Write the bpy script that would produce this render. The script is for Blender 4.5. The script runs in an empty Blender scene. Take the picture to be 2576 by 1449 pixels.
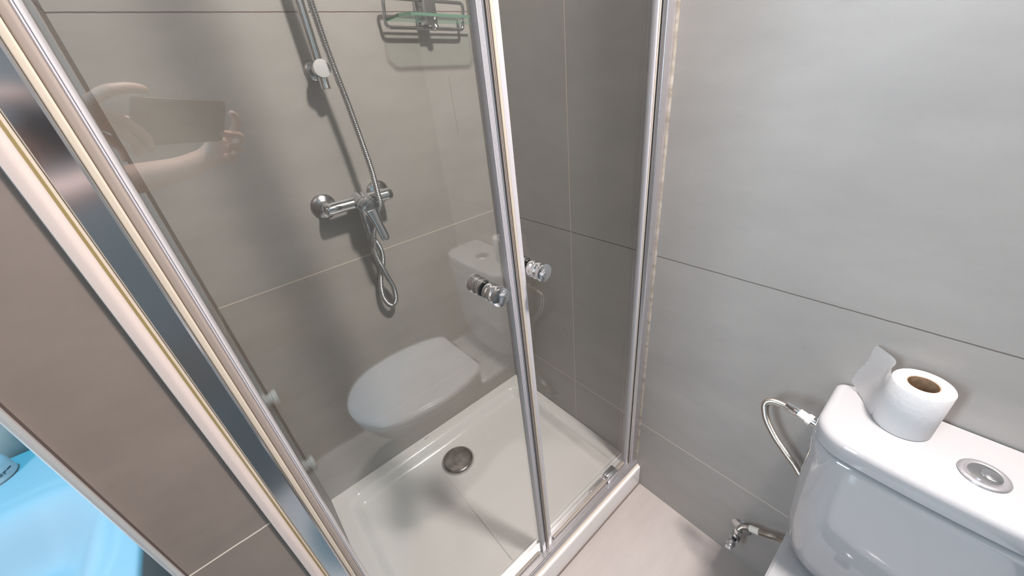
import bpy, bmesh, math, random
from mathutils import Vector, Matrix, noise
random.seed(7)
PI = math.pi
scene = bpy.context.scene
col = scene.collection

# ------------------------------------------------------------------ camera, light, exposure
CAM = Vector((-0.8168, -1.1398, 1.3803))
RV = Vector((0.75697446, -0.6449567, -0.10497867))
DV = Vector((-0.38970232, -0.3166244, -0.86480119))
FV = Vector((0.52452052, 0.69554284, -0.4910177))
UV_ = -DV
cd = bpy.data.cameras.new('camera'); cam = bpy.data.objects.new('camera', cd); col.objects.link(cam)
cd.sensor_width = 36.0; cd.lens = 939.88 / 2576 * 36.0; cd.clip_start = 0.004; cd.clip_end = 50
m = Matrix((RV, UV_, -FV)).transposed().to_4x4(); m.translation = CAM
cam.matrix_world = m
scene.camera = cam
w = bpy.data.worlds.new('world'); scene.world = w; w.use_nodes = True
w.node_tree.nodes['Background'].inputs[0].default_value = (0.9, 0.92, 1, 1)
w.node_tree.nodes['Background'].inputs[1].default_value = 0.02
scene.view_settings.view_transform = 'Standard'; scene.view_settings.look = 'None'
scene.view_settings.gamma = 1; scene.view_settings.use_curve_mapping = False
scene.view_settings.exposure = 0.0
CEIL = 2.70
def area(name, loc, size, power, color, rot=(0, 0, 0), shape='DISK'):
    l = bpy.data.lights.new(name, 'AREA'); l.shape = shape; l.size = size; l.energy = power; l.color = color
    o = bpy.data.objects.new(name, l); col.objects.link(o); o.location = loc; o.rotation_euler = rot
    return o
LAMP_XY = (-0.15, -1.36)
lamp_light = area('ceiling_lamp_light', (LAMP_XY[0], LAMP_XY[1], CEIL - 0.046), 0.17, 65.0, (1.0, 0.92, 0.885))
SPOT_XY = (-1.42, -0.26)
spot_light = area('basin_lamp_light', (SPOT_XY[0], SPOT_XY[1], CEIL - 0.046), 0.14, 38.0, (0.01, 0.60, 1.0))

FILL = (-0.72, 1.55)                                   # centre of the added fill panel on the far left wall (y, z)
fill_light = area('added_fill_light', (-1.79, FILL[0], FILL[1]), 0.9, 16.0, (0.74, 0.87, 1.0), rot=(0, -math.pi / 2, 0), shape='RECTANGLE')  # added cool fill for the cistern front and the outer right wall
fill_light.data.size_y = 0.24

# ------------------------------------------------------------------ helpers
def tag(o, label=None, cat=None, group=None, kind=None):
    if label: o['label'] = label
    if cat: o['category'] = cat
    if group: o['group'] = group
    if kind: o['kind'] = kind
    return o
def wloc(o):
    v = Vector((0, 0, 0))
    while o: v += o.location; o = o.parent
    return v
def thing(name, label, cat, loc, group=None):
    o = bpy.data.objects.new(name, None); col.objects.link(o); o.location = loc; o.empty_display_size = 0.05
    return tag(o, label, cat, group)
def part(name, bm, mat, parent=None, smooth=True, origin=None, label=None, angle=40):
    """bm holds world coordinates; the object is placed so they stay put"""
    off = wloc(parent) if parent else Vector((0, 0, 0))
    org = Vector(origin) if origin else Vector((0, 0, 0))
    loc = org - off if origin else Vector((0, 0, 0))
    bmesh.ops.translate(bm, verts=bm.verts, vec=-(off + loc))
    bmesh.ops.recalc_face_normals(bm, faces=bm.faces)
    me = bpy.data.meshes.new(name); bm.to_mesh(me); bm.free()
    me.materials.append(mat)
    if smooth:
        for p in me.polygons: p.use_smooth = True
        try: me.set_sharp_from_angle(angle=math.radians(angle))
        except Exception: pass
    o = bpy.data.objects.new(name, me); col.objects.link(o); o.location = loc
    if parent: o.parent = parent
    if label: o['label'] = label
    return o
def struct(name, bm, mat, smooth=False, parent=None):
    o = part(name, bm, mat, parent, smooth); o['kind'] = 'structure'; return o
def NB(): return bmesh.new()
def box(bm, a, b, bev=0, seg=2):
    a = Vector(a); b = Vector(b)
    lo = Vector([min(a[i], b[i]) for i in range(3)]); hi = Vector([max(a[i], b[i]) for i in range(3)])
    r = bmesh.ops.create_cube(bm, size=1)
    vs = r['verts']
    bmesh.ops.scale(bm, vec=hi - lo, verts=vs); bmesh.ops.translate(bm, vec=(hi + lo) / 2, verts=vs)
    if bev:
        es = list({e for v in vs for e in v.link_edges})
        bmesh.ops.bevel(bm, geom=es, offset=bev, segments=seg, affect='EDGES', profile=0.5)
    return bm
def frame(d):
    d = Vector(d).normalized()
    u = Vector((0, 0, 1)) if abs(d.z) < 0.9 else Vector((0, 1, 0))
    a = d.cross(u).normalized(); b = a.cross(d).normalized()
    return a, b, d
def lathe(bm, prof, origin, axis=(0, 0, 1), seg=48, closed=False):
    a, b, d = frame(axis); o = Vector(origin); rings = []
    for r, h in prof:
        if r < 1e-6: rings.append([bm.verts.new(o + d * h)])
        else: rings.append([bm.verts.new(o + d * h + (a * math.cos(2 * PI * i / seg) + b * math.sin(2 * PI * i / seg)) * r) for i in range(seg)])
    n = len(rings); rng = range(n) if closed else range(n - 1)
    for k in rng:
        A = rings[k]; B = rings[(k + 1) % n]
        for i in range(seg):
            j = (i + 1) % seg
            try:
                if len(A) == 1 and len(B) == 1: continue
                if len(A) == 1: bm.faces.new((A[0], B[i], B[j]))
                elif len(B) == 1: bm.faces.new((A[i], A[j], B[0]))
                else: bm.faces.new((A[i], A[j], B[j], B[i]))
            except ValueError: pass
    return bm
def loft(bm, rings, cap0=True, cap1=True):
    R = [[bm.verts.new(p) for p in r] for r in rings]; n = len(R[0])
    for k in range(len(R) - 1):
        for i in range(n):
            j = (i + 1) % n; bm.faces.new((R[k][i], R[k][j], R[k + 1][j], R[k + 1][i]))
    if cap0: bm.faces.new(R[0])
    if cap1: bm.faces.new(R[-1])
    return bm
def spline(pts, n=12):
    P = [Vector(p) for p in pts]; P = [P[0] * 2 - P[1]] + P + [P[-1] * 2 - P[-2]]; out = []
    for i in range(1, len(P) - 2):
        a, b, c, d = P[i - 1], P[i], P[i + 1], P[i + 2]
        for k in range(n):
            t = k / n
            out.append(0.5 * ((2 * b) + (c - a) * t + (2 * a - 5 * b + 4 * c - d) * t * t + (3 * b - a - 3 * c + d) * t ** 3))
    out.append(P[-2]); return out
def resample(pts, step):
    out = [pts[0].copy()]; acc = 0
    for a, b in zip(pts, pts[1:]):
        L = (b - a).length
        if L < 1e-9: continue
        while acc + L >= step:
            t = (step - acc) / L; a = a + (b - a) * t; out.append(a.copy()); L = (b - a).length; acc = 0
            if L < 1e-9: break
        acc += L
    out.append(pts[-1].copy()); return out
def tube(bm, pts, rad, seg=12, caps=True):
    """rad: number or function of the ring index"""
    n = len(pts); rings = []
    t0 = (pts[1] - pts[0]).normalized(); a, b, _ = frame(t0)
    for i, p in enumerate(pts):
        t = (pts[min(i + 1, n - 1)] - pts[max(i - 1, 0)])
        t = t.normalized() if t.length > 1e-9 else t0
        a = (a - t * a.dot(t)).normalized(); b = t.cross(a)
        r = rad(i) if callable(rad) else rad
        rings.append([bm.verts.new(p + (a * math.cos(2 * PI * k / seg) + b * math.sin(2 * PI * k / seg)) * r) for k in range(seg)])
    for k in range(n - 1):
        for i in range(seg):
            j = (i + 1) % seg; bm.faces.new((rings[k][i], rings[k][j], rings[k + 1][j], rings[k + 1][i]))
    if caps: bm.faces.new(rings[0]); bm.faces.new(rings[-1])
    return bm
def ribbed(bm, pts, r, pitch, depth, seg=14):
    q = resample(pts, pitch / 4)
    prof = (1.0, 1 - depth * .35, 1 - depth, 1 - depth * .35)
    return tube(bm, q, lambda i: r * prof[i % 4], seg)
def prism(bm, outline, z0, z1):
    """outline: list of (x, y), extruded vertically"""
    return loft(bm, [[Vector((x, y, z0)) for x, y in outline], [Vector((x, y, z1)) for x, y in outline]])
def rrect(x0, x1, y0, y1, r, n=8):
    """rounded rectangle, r = (r at x0y0, x1y0, x1y1, x0y1)"""
    if not isinstance(r, (tuple, list)): r = (r,) * 4
    out = []
    for (cx, cy, a0, rr) in ((x0 + r[0], y0 + r[0], PI, r[0]), (x1 - r[1], y0 + r[1], 1.5 * PI, r[1]), (x1 - r[2], y1 - r[2], 0, r[2]), (x0 + r[3], y1 - r[3], .5 * PI, r[3])):
        for k in range(n + 1):
            a = a0 + k / n * PI / 2; out.append((cx + rr * math.cos(a), cy + rr * math.sin(a)))
    return out

# ------------------------------------------------------------------ materials
def mat(name, color=(.8, .8, .8), rough=.4, metal=0, spec=.5, coat=0, sss=0):
    m = bpy.data.materials.new(name); m.use_nodes = True
    b = m.node_tree.nodes['Principled BSDF']
    b.inputs['Base Color'].default_value = (*color, 1); b.inputs['Roughness'].default_value = rough
    b.inputs['Metallic'].default_value = metal
    b.inputs['Specular IOR Level'].default_value = spec
    b.inputs['Coat Weight'].default_value = coat; b.inputs['Coat Roughness'].default_value = .04
    if sss: b.inputs['Subsurface Weight'].default_value = sss; b.inputs['Subsurface Radius'].default_value = (.01, .004, .003)
    return m
def N(m, t, **kw):
    n = m.node_tree.nodes.new(t)
    for k, v in kw.items():
        if k.startswith('i_'):
            n.inputs[int(k[2:])].default_value = v
        else: setattr(n, k, v)
    return n
def L(m, a, b): m.node_tree.links.new(a, b)
def math_(m, op, a, b=None, c=None):
    n = N(m, 'ShaderNodeMath', operation=op)
    for i, v in enumerate((a, b, c)):
        if v is None: continue
        if isinstance(v, (int, float)): n.inputs[i].default_value = v
        else: L(m, v, n.inputs[i])
    return n.outputs[0]
def mixc(m, f, a, b):
    n = N(m, 'ShaderNodeMix', data_type='RGBA')
    for i, v in ((0, f), (6, a), (7, b)):
        if isinstance(v, (int, float)): n.inputs[i].default_value = v
        elif isinstance(v, tuple): n.inputs[i].default_value = (*v, 1)
        else: L(m, v, n.inputs[i])
    return n.outputs[2]
def noisec(m, vec, scale, detail=3, rough=.55, w=None):
    n = N(m, 'ShaderNodeTexNoise'); n.inputs['Scale'].default_value = scale; n.inputs['Detail'].default_value = detail
    n.inputs['Roughness'].default_value = rough
    if vec is not None: L(m, vec, n.inputs['Vector'])
    return n.outputs['Fac']
def ramp(m, f, p0, p1):
    n = N(m, 'ShaderNodeMapRange'); n.clamp = True
    L(m, f, n.inputs[0]); n.inputs[1].default_value = p0; n.inputs[2].default_value = p1
    return n.outputs[0]
def bump(m, h, strength, dist=.002):
    b = N(m, 'ShaderNodeBump'); b.inputs['Strength'].default_value = strength; b.inputs['Distance'].default_value = dist
    L(m, h, b.inputs['Height']); L(m, b.outputs[0], m.node_tree.nodes['Principled BSDF'].inputs['Normal'])
def tile(name, axis, base, lines, rough=.46, streak=(1, 1, 5)):
    """large format stone tile. lines: (axis index, position, half width, colour) joints in world metres"""
    m = mat(name, base, rough); bs = m.node_tree.nodes['Principled BSDF']
    pos = N(m, 'ShaderNodeNewGeometry').outputs['Position']
    mp = N(m, 'ShaderNodeMapping'); mp.inputs['Scale'].default_value = streak; L(m, pos, mp.inputs[0])
    f1 = noisec(m, mp.outputs[0], 3.2, 5, .6); f2 = noisec(m, mp.outputs[0], 11, 7, .72); f3 = noisec(m, pos, 260, 2, .6)
    dark = tuple(c * .90 for c in base); light = tuple(min(1, c * 1.07) for c in base)
    c = mixc(m, ramp(m, f1, .3, .7), dark, light)
    c = mixc(m, math_(m, 'MULTIPLY', ramp(m, f2, .58, .80), .30), c, tuple(v * .68 for v in base))
    c = mixc(m, math_(m, 'MULTIPLY', ramp(m, f3, .45, .75), .10), c, tuple(v * .8 for v in base))
    sx = N(m, 'ShaderNodeSeparateXYZ'); L(m, pos, sx.inputs[0])
    wob = math_(m, 'MULTIPLY', math_(m, 'SUBTRACT', noisec(m, pos, 45, 2), .5), .0016)
    g = None
    for ax, p, hw, gc in lines:
        d = math_(m, 'ABSOLUTE', math_(m, 'ADD', math_(m, 'SUBTRACT', sx.outputs[ax], p), wob))
        f = math_(m, 'LESS_THAN', d, hw)
        c = mixc(m, f, c, gc); g = f if g is None else math_(m, 'MAXIMUM', g, f)
    if name == 'tile_back':      # one thin dark upright line
        q = math_(m, 'LESS_THAN', math_(m, 'ABSOLUTE', math_(m, 'SUBTRACT', sx.outputs[0], -.1025)), .0005)
        q = math_(m, 'MULTIPLY', q, math_(m, 'LESS_THAN', math_(m, 'ABSOLUTE', math_(m, 'SUBTRACT', sx.outputs[2], 1.313)), .085))
        c = mixc(m, q, c, (.16, .115, .085))
    L(m, c, bs.inputs['Base Color'])
    if g is not None:
        L(m, math_(m, 'ADD', math_(m, 'MULTIPLY', g, .4), math_(m, 'ADD', math_(m, 'MULTIPLY', f2, .12), rough - .06)), bs.inputs['Roughness'])
        h = math_(m, 'ADD', math_(m, 'MULTIPLY', math_(m, 'SUBTRACT', 1, g), 1), math_(m, 'MULTIPLY', f3, .03))
        bump(m, h, .35, .001)
    return m
TB = (.41, .382, .357)
Z1, Z2, Z3 = .3175, .9415, 1.563
GL = (.78, .68, .58); GD = (.10, .08, .075)
M_A = tile('tile_back', 0, TB, [(2, Z1, .0010, (.52, .47, .43)), (2, Z2, .0012, GL), (2, Z3, .0013, (.17, .12, .11))], streak=(1, 1, 2.6))
M_B = tile('tile_right', 1, TB, [(2, Z1, .0012, GL), (2, Z2, .0012, (.16, .14, .12)), (2, Z3 + .62, .0012, GD), (1, -.393, .0013, (.74, .64, .55))], streak=(1, 1, 2.6))
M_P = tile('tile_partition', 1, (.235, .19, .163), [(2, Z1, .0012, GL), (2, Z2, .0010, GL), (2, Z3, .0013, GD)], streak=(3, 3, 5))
M_F = tile('tile_floor', 0, (.42, .374, .353), [(0, -.52, .0020, (.10, .085, .075)), (1, -1.30, .0012, (.2, .17, .15))], rough=.42, streak=(1, 4, 1))
M_W = tile('tile_room', 0, (.17, .16, .152), [(0, -3.0, .0012, GL)])
M_CEIL = mat('ceiling_paint', (.34, .33, .32), .9)
M_BASIN = mat('basin_ceramic', (.36, .375, .39), .5, spec=.3)
M_CER = mat('sanitary_ceramic', (.425, .42, .43), .07, coat=.6)
M_TRAY = mat('tray_acrylic', (.86, .84, .83), .12, coat=.5)
M_CHR = mat('chrome', (.74, .75, .77), .07, 1)
M_CHR2 = mat('brushed_chrome', (.62, .62, .63), .20, 1)
M_SAT = mat('satin_aluminium', (.62, .60, .62), .27, .75)
M_STEEL = mat('stained_steel', (.30, .28, .265), .28, 1)
M_GREY = mat('lilac_grey_plastic', (.58, .565, .60), .22, coat=.3)
M_DKP = mat('blue_grey_plastic', (.20, .215, .24), .2, coat=.4)
M_TAN = mat('tan_gasket', (.33, .28, .25), .4)
M_CREAM = mat('cream_silicone', (.60, .53, .44), .35)
M_CAULK = mat('aged_silicone', (.42, .36, .29), .5)
M_BLACK = mat('black_rubber_and_gap_shade', (.015, .015, .016), .4)
M_PALE = mat('pale_corner_trim', (.58, .50, .47), .35)
M_NYL = mat('white_nylon', (.86, .82, .75), .35)
M_PHONE = mat('phone_body', (.035, .036, .04), .25)
M_INK = mat('printed_ink', (.03, .04, .05), .5)
M_CARD = mat('cardboard', (.27, .17, .10), .85)
M_PAPER = mat('tissue_paper', (.68, .665, .665), .9, sss=.05)
M_SKIN = mat('skin', (.66, .40, .32), .5, sss=.15)
M_SLEEVE = mat('sleeve_cloth', (.55, .52, .49), .9)
M_WOOD = mat('vanity_board', (.30, .30, .31), .4)
M_BLUE = mat('blue_mark', (.08, .35, .9), .3)
def add_noise_bump(m, scale, strength, dist=.001, detail=3):
    tc = N(m, 'ShaderNodeTexCoord').outputs['Object']; bump(m, noisec(m, tc, scale, detail), strength, dist)
add_noise_bump(M_SKIN, 400, .15)
def brush(m, c0, c1, scale):
    tc = N(m, 'ShaderNodeTexCoord').outputs['Object']; f = noisec(m, tc, scale, 4)
    L(m, mixc(m, ramp(m, f, .35, .65), c0, c1), m.node_tree.nodes['Principled BSDF'].inputs['Base Color'])
brush(M_STEEL, (.22, .205, .195), (.46, .41, .38), 28)
brush(M_CARD, (.30, .19, .11), (.44, .29, .18), 120)
brush(M_CAULK, (.30, .25, .20), (.58, .52, .44), 40)
brush(M_SLEEVE, (.50, .47, .44), (.60, .57, .53), 90)
# tissue: faint embossing and creases
tcP = N(M_PAPER, 'ShaderNodeTexCoord').outputs['Object']
fp = math_(M_PAPER, 'ADD', math_(M_PAPER, 'MULTIPLY', noisec(M_PAPER, tcP, 900, 2), .25), noisec(M_PAPER, tcP, 70, 4, .7)); bump(M_PAPER, fp, .5, .0016)
M_SHEET = M_PAPER.copy(); M_SHEET.name = 'single_tissue_ply'
M_SHEET.node_tree.nodes['Principled BSDF'].inputs['Base Color'].default_value = (.80, .785, .785, 1)
tl = N(M_SHEET, 'ShaderNodeBsdfTranslucent'); tl.inputs[0].default_value = (.95, .93, .93, 1); mxp = N(M_SHEET, 'ShaderNodeMixShader'); mxp.inputs[0].default_value = .55
L(M_SHEET, M_SHEET.node_tree.nodes['Principled BSDF'].outputs[0], mxp.inputs[1]); L(M_SHEET, tl.outputs[0], mxp.inputs[2]); L(M_SHEET, mxp.outputs[0], M_SHEET.node_tree.nodes['Material Output'].inputs[0])
# tray: small raised anti-slip crescents
tcT = N(M_TRAY, 'ShaderNodeNewGeometry').outputs['Position']
vor = N(M_TRAY, 'ShaderNodeTexVoronoi'); vor.voronoi_dimensions = '2D'; vor.inputs['Scale'].default_value = 17; vor.inputs['Randomness'].default_value = .35; L(M_TRAY, tcT, vor.inputs['Vector'])
dd = vor.outputs['Distance']; ring = math_(M_TRAY, 'LESS_THAN', math_(M_TRAY, 'ABSOLUTE', math_(M_TRAY, 'SUBTRACT', dd, .13)), .022)
gate = math_(M_TRAY, 'GREATER_THAN', noisec(M_TRAY, tcT, 30, 1), .54)
sxT = N(M_TRAY, 'ShaderNodeSeparateXYZ'); L(M_TRAY, tcT, sxT.inputs[0]); low = math_(M_TRAY, 'LESS_THAN', sxT.outputs[2], .080)
bump(M_TRAY, math_(M_TRAY, 'MULTIPLY', math_(M_TRAY, 'MULTIPLY', ring, gate), low), .35, .0007)
def glass(name, tint, f0, rough=.0):
    m = bpy.data.materials.new(name); m.use_nodes = True; nt = m.node_tree
    for n in list(nt.nodes):
        if n.type == 'BSDF_PRINCIPLED': nt.nodes.remove(n)
    out = [n for n in nt.nodes if n.type == 'OUTPUT_MATERIAL'][0]
    tr = N(m, 'ShaderNodeBsdfTransparent'); tr.inputs[0].default_value = (*tint, 1)
    gl = N(m, 'ShaderNodeBsdfGlossy'); gl.inputs['Roughness'].default_value = rough; gl.inputs[0].default_value = (1, 1, 1, 1)
    g = N(m, 'ShaderNodeNewGeometry'); dp = N(m, 'ShaderNodeVectorMath', operation='DOT_PRODUCT')
    L(m, g.outputs['Normal'], dp.inputs[0]); L(m, g.outputs['Incoming'], dp.inputs[1])
    c = math_(m, 'SUBTRACT', 1, math_(m, 'ABSOLUTE', dp.outputs['Value']))
    p = math_(m, 'POWER', c, 5); f = math_(m, 'ADD', math_(m, 'MULTIPLY', p, 1 - f0), f0)
    mx = N(m, 'ShaderNodeMixShader'); L(m, f, mx.inputs[0]); L(m, tr.outputs[0], mx.inputs[1]); L(m, gl.outputs[0], mx.inputs[2])
    L(m, mx.outputs[0], out.inputs[0]); return m
M_GLASS = glass('door_glass', (.955, .965, .955), .08)
M_GLASS2 = glass('shelf_glass', (.935, .97, .948), .045)
M_GEDGE = mat('glass_edge_green', (.16, .30, .22), .15)
def emit(name, color, s):
    m = bpy.data.materials.new(name); m.use_nodes = True; b = m.node_tree.nodes['Principled BSDF']
    b.inputs['Base Color'].default_value = (.9, .9, .9, 1)
    b.inputs['Emission Color'].default_value = (*color, 1); b.inputs['Emission Strength'].default_value = s; return m
M_LAMP = emit('lamp_diffuser', (1, .935, .9), 8)
M_LAMPB = emit('blue_lamp_diffuser', (.02, .62, 1), 8)

# ------------------------------------------------------------------ the room
W, D, H = .905, .70, .10                 # shower niche: width, depth, tray height
YF, XL = -1.64, -1.80                    # wall behind the camera, far left wall
PX0, PX1, PY = -.9985, -W, -.725         # partition between shower and basin
struct('floor', box(NB(), (XL - .1, YF - .1, -.1), (.1, .1, 0)), M_F)
struct('ceiling', box(NB(), (XL - .1, YF - .1, CEIL), (.1, .1, CEIL + .1)), M_CEIL)
struct('wall_back', box(NB(), (XL - .1, 0, 0), (.0, .1, CEIL)), M_A)
struct('wall_right', box(NB(), (0, YF - .1, 0), (.1, .1, CEIL)), M_B)
struct('wall_left', box(NB(), (XL - .1, YF, 0), (XL, 0, CEIL)), M_W)
b = NB(); wy, wz = FILL
for (y0, y1, z0, z1) in ((wy - .19, wy - .14, wz - .52, wz + .52), (wy + .14, wy + .19, wz - .52, wz + .52), (wy - .14, wy + .14, wz - .52, wz - .47), (wy - .14, wy + .14, wz + .47, wz + .52)): box(b, (XL, y0, z0), (XL + .03, y1, z1), .003)
wf = struct('added_fill_panel_1', b, mat('fill_panel_frame', (.75, .75, .74), .4))  # window-shaped frame around the added fill light, out of view
wp = part('fill_glow_pane', box(NB(), (XL, wy - .14, wz - .47), (XL + .008, wy + .14, wz + .47)), emit('added_fill_glow', (.70, .86, 1), 2.5), wf, smooth=False)  # glowing pane added out of view to go with the fill light
struct('wall_partition', box(NB(), (PX0, PY, 0), (PX1, 0, CEIL)), M_P)
DX0, DX1 = -1.74, -.99                   # doorway in the wall behind the camera
b = box(NB(), (DX1, YF - .1, 0), (0, YF, CEIL)); box(b, (XL, YF - .1, 0), (DX0, YF, CEIL)); box(b, (DX0, YF - .1, 2.06), (DX1, YF, CEIL))
struct('wall_front', b, M_W)
b = box(NB(), (DX0, YF - .07, 0), (DX1, YF - .03, 2.06)); for_d = struct('door_1', b, mat('door_paint', (.40, .39, .37), .4))
b = box(NB(), (DX1 - .0, YF, 0), (DX1 + .05, YF + .012, 2.11), .003); box(b, (DX0 - .05, YF, 0), (DX0, YF + .012, 2.11), .003); box(b, (DX0, YF, 2.06), (DX1, YF + .012, 2.11), .003)
struct('trim_3', b, mat('door_frame_paint', (.62, .60, .57), .4))
# metal corner trim on the basin side of the partition, pale strip on the shower side
b = NB(); prism(b, [(PX0 - .0010, PY + .04), (PX0 - .0030, PY + .04), (PX0 - .0034, PY + .0010), (PX0 - .0028, PY - .0018), (PX0 - .0012, PY - .0034), (PX0 + .0010, PY - .0040), (PX0 + .0036, PY - .0036), (PX0 + .0036, PY + .001), (PX0 + .001, PY + .03)], 0, CEIL)
struct('trim_1', b, mat('corner_trim_metal', (.78, .73, .70), .25, .6))
b = NB(); prism(b, [(-.9112, PY), (-.9112, PY - .003), (-.9104, PY - .0045), (-.9055, PY - .0047), (-.9025, PY - .0035), (-.9008, PY - .001), (-.9003, PY + .002), (-.9010, PY + .005), (-.9055, PY + .007), (-.9055, PY)], 0, CEIL)
struct('trim_2', b, M_PALE, True)
# grime line and caulk beside the trims
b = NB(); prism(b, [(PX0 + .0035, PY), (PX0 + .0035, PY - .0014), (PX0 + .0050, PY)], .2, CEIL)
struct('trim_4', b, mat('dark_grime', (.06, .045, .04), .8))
b = NB(); prism(b, [(-.9126, PY), (-.9124, PY - .0012), (-.9112, PY - .0020), (-.9109, PY)], 0, CEIL)
struct('trim_5', b, mat('edge_caulk', (.10, .085, .07), .7))

# ------------------------------------------------------------------ shower tray
def sdf(x, y, cx, cy, hx, hy, r):
    qx = abs(x - cx) - hx + r; qy = abs(y - cy) - hy + r
    return math.hypot(max(qx, 0), max(qy, 0)) + min(max(qx, qy), 0) - r
def sst(t): t = max(0, min(1, t)); return t * t * (3 - 2 * t)
def heightfield(bm, xs, ys, zf, z0):
    G = [[bm.verts.new((x, y, zf(x, y))) for x in xs] for y in ys]
    for j in range(len(ys) - 1):
        for i in range(len(xs) - 1): bm.faces.new((G[j][i], G[j][i + 1], G[j + 1][i + 1], G[j + 1][i]))
    rim = [G[0][i] for i in range(len(xs))] + [G[j][-1] for j in range(1, len(ys))] + [G[-1][i] for i in range(len(xs) - 2, -1, -1)] + [G[j][0] for j in range(len(ys) - 2, 0, -1)]
    low = [bm.verts.new((v.co.x, v.co.y, z0)) for v in rim]
    n = len(rim)
    for i in range(n): bm.faces.new((rim[i], rim[(i + 1) % n], low[(i + 1) % n], low[i]))
    bm.faces.new(low); return bm
DR = (-.462, -.172)
def tray_z(x, y):
    s = sdf(x, y, -W / 2, -.345, W / 2 - .042, .345 - .042, .055)      # 0 at the inner lip
    t = -s / .040
    z = H - .034 * sst(t)
    if t > 1:
        z -= .004 * (1 - min(1, math.hypot(x - DR[0], y - DR[1]) / .45))
    e = (y + D)                                                          # rounded front edge
    if e < .010: z -= .010 - math.sqrt(max(0, .010 ** 2 - (.010 - e) ** 2))
    return z
xs = [-W + .001 + (W - .002) * i / 180 for i in range(181)]
ys = [-D + .0001, -D + .0008, -D + .002, -D + .004, -D + .007] + [-D + .010 + (D - .011) * i / 140 for i in range(141)]
tray = part('shower_tray', heightfield(NB(), xs, ys, tray_z, 0.0), M_TRAY, angle=60)
tag(tray, 'white rectangular shower tray with dimpled floor set into the tiled niche', 'shower tray')
zt = tray_z(*DR)
dr = part('drain_cover', lathe(NB(), [(.060, 0), (.0605, .006), (.0600, .0085), (.057, .0115), (.050, .0128), (.030, .0140), (.0, .0145)], (DR[0], DR[1], zt), seg=64), M_STEEL, tray, label='round stained steel drain cover')
part('drain_ring', lathe(NB(), [(.058, -.004), (.0655, -.004), (.0665, .0012), (.0640, .0022), (.058, .0022)], (DR[0], DR[1], zt), seg=64), mat('drain_seal', (.52, .50, .48), .3), tray)
part('base_joint', box(NB(), (-W + .01, -D - .0028, .0004), (-.001, -D + .0004, .0030)), mat('dirty_joint', (.16, .12, .10), .8), tray, smooth=False)
# small printed mark on the back rim
part('rim_mark', box(box(NB(), (-.520, -.0165, H), (-.505, -.0135, H + .0002)), (-.503, -.0165, H), (-.498, -.0135, H + .0002)), mat('rim_ink', (.25, .24, .23), .5), tray, smooth=False)

# ------------------------------------------------------------------ shower enclosure
GY, GT = -.655, .006                       # door glass plane and thickness
ENC_TOP = 2.18
enc = thing('shower_enclosure', 'chrome framed glass shower enclosure with two doors above the white tray', 'shower enclosure', (-W / 2, GY, H))
TRK0 = H + .0005
# wall profiles
b = prism(NB(), rrect(-.031, -.0002, -.681, -.669, (.003, .0008, .0008, .0015), 5), TRK0, ENC_TOP)
pr = part('wall_profile', b, M_SAT, enc, angle=25, label='satin aluminium profile on the toilet side wall')
part('side_channel', prism(NB(), [(-.0245, -.669), (-.0270, -.6665), (-.0245, -.664), (-.0005, -.664), (-.0005, -.669)], TRK0, ENC_TOP), M_DKP, pr)
part('gasket', prism(NB(), rrect(-.0335, -.0290, -.6655, -.6640, .0006, 3), TRK0, ENC_TOP), M_CREAM, pr)
part('glass_seal', prism(NB(), rrect(-.0375, -.0005, -.6638, -.6480, (.002, .0005, .0005, .004), 5), TRK0, ENC_TOP), M_GREY, pr)
part('sealant', prism(NB(), [(-.0003, -.6805), (-.0028, -.6812), (-.0018, -.6835), (-.0002, -.6865)], H + .002, ENC_TOP), M_CAULK, pr)
b = prism(NB(), [(-W + .0004, -.650), (-W + .0004, -.6800), (-.9036, -.6840), (-.9028, -.6860), (-.9018, -.6866), (-.8834, -.6840), (-.8818, -.6830), (-.8812, -.6800), (-.8812, -.650)], TRK0, ENC_TOP)
pl = part('wall_profile', b, mat('polished_profile', (.62, .63, .65), .13, 1), enc, smooth=False, label='wide polished chrome profile on the partition side')
part('gasket', prism(NB(), rrect(-.8811, -.8755, -.6805, -.6640, .0015, 4), TRK0, ENC_TOP), M_CREAM, pl)
part('edge_strip', prism(NB(), rrect(-.8754, -.8676, -.6775, -.6640, (.002, .003, .001, .001), 4), TRK0 + .020, ENC_TOP), M_TAN, pl)
out = [(-.8675, -.652), (-.8675, -.6740), (-.8665, -.6748), (-.8655, -.6725), (-.8648, -.6738), (-.8640, -.6720), (-.8634, -.6690), (-.8630, -.6640), (-.8628, -.652)]
part('glass_seal', prism(NB(), out, TRK0 + .020, ENC_TOP), M_GREY, pl)
part('sealant', prism(NB(), [(-.9049, -.6940), (-.9037, -.6940), (-.9031, -.6868), (-.9036, -.6842), (-.9049, -.6842)], H + .002, ENC_TOP), M_CREAM, pl)
part('sealant', prism(NB(), [(-.9049, -.7050), (-.9040, -.7050), (-.9034, -.6970), (-.9049, -.6970)], H + .002, ENC_TOP), mat('yellowed_sealant', (.24, .185, .07), .5), pl, label='yellowed line of sealant')
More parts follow.
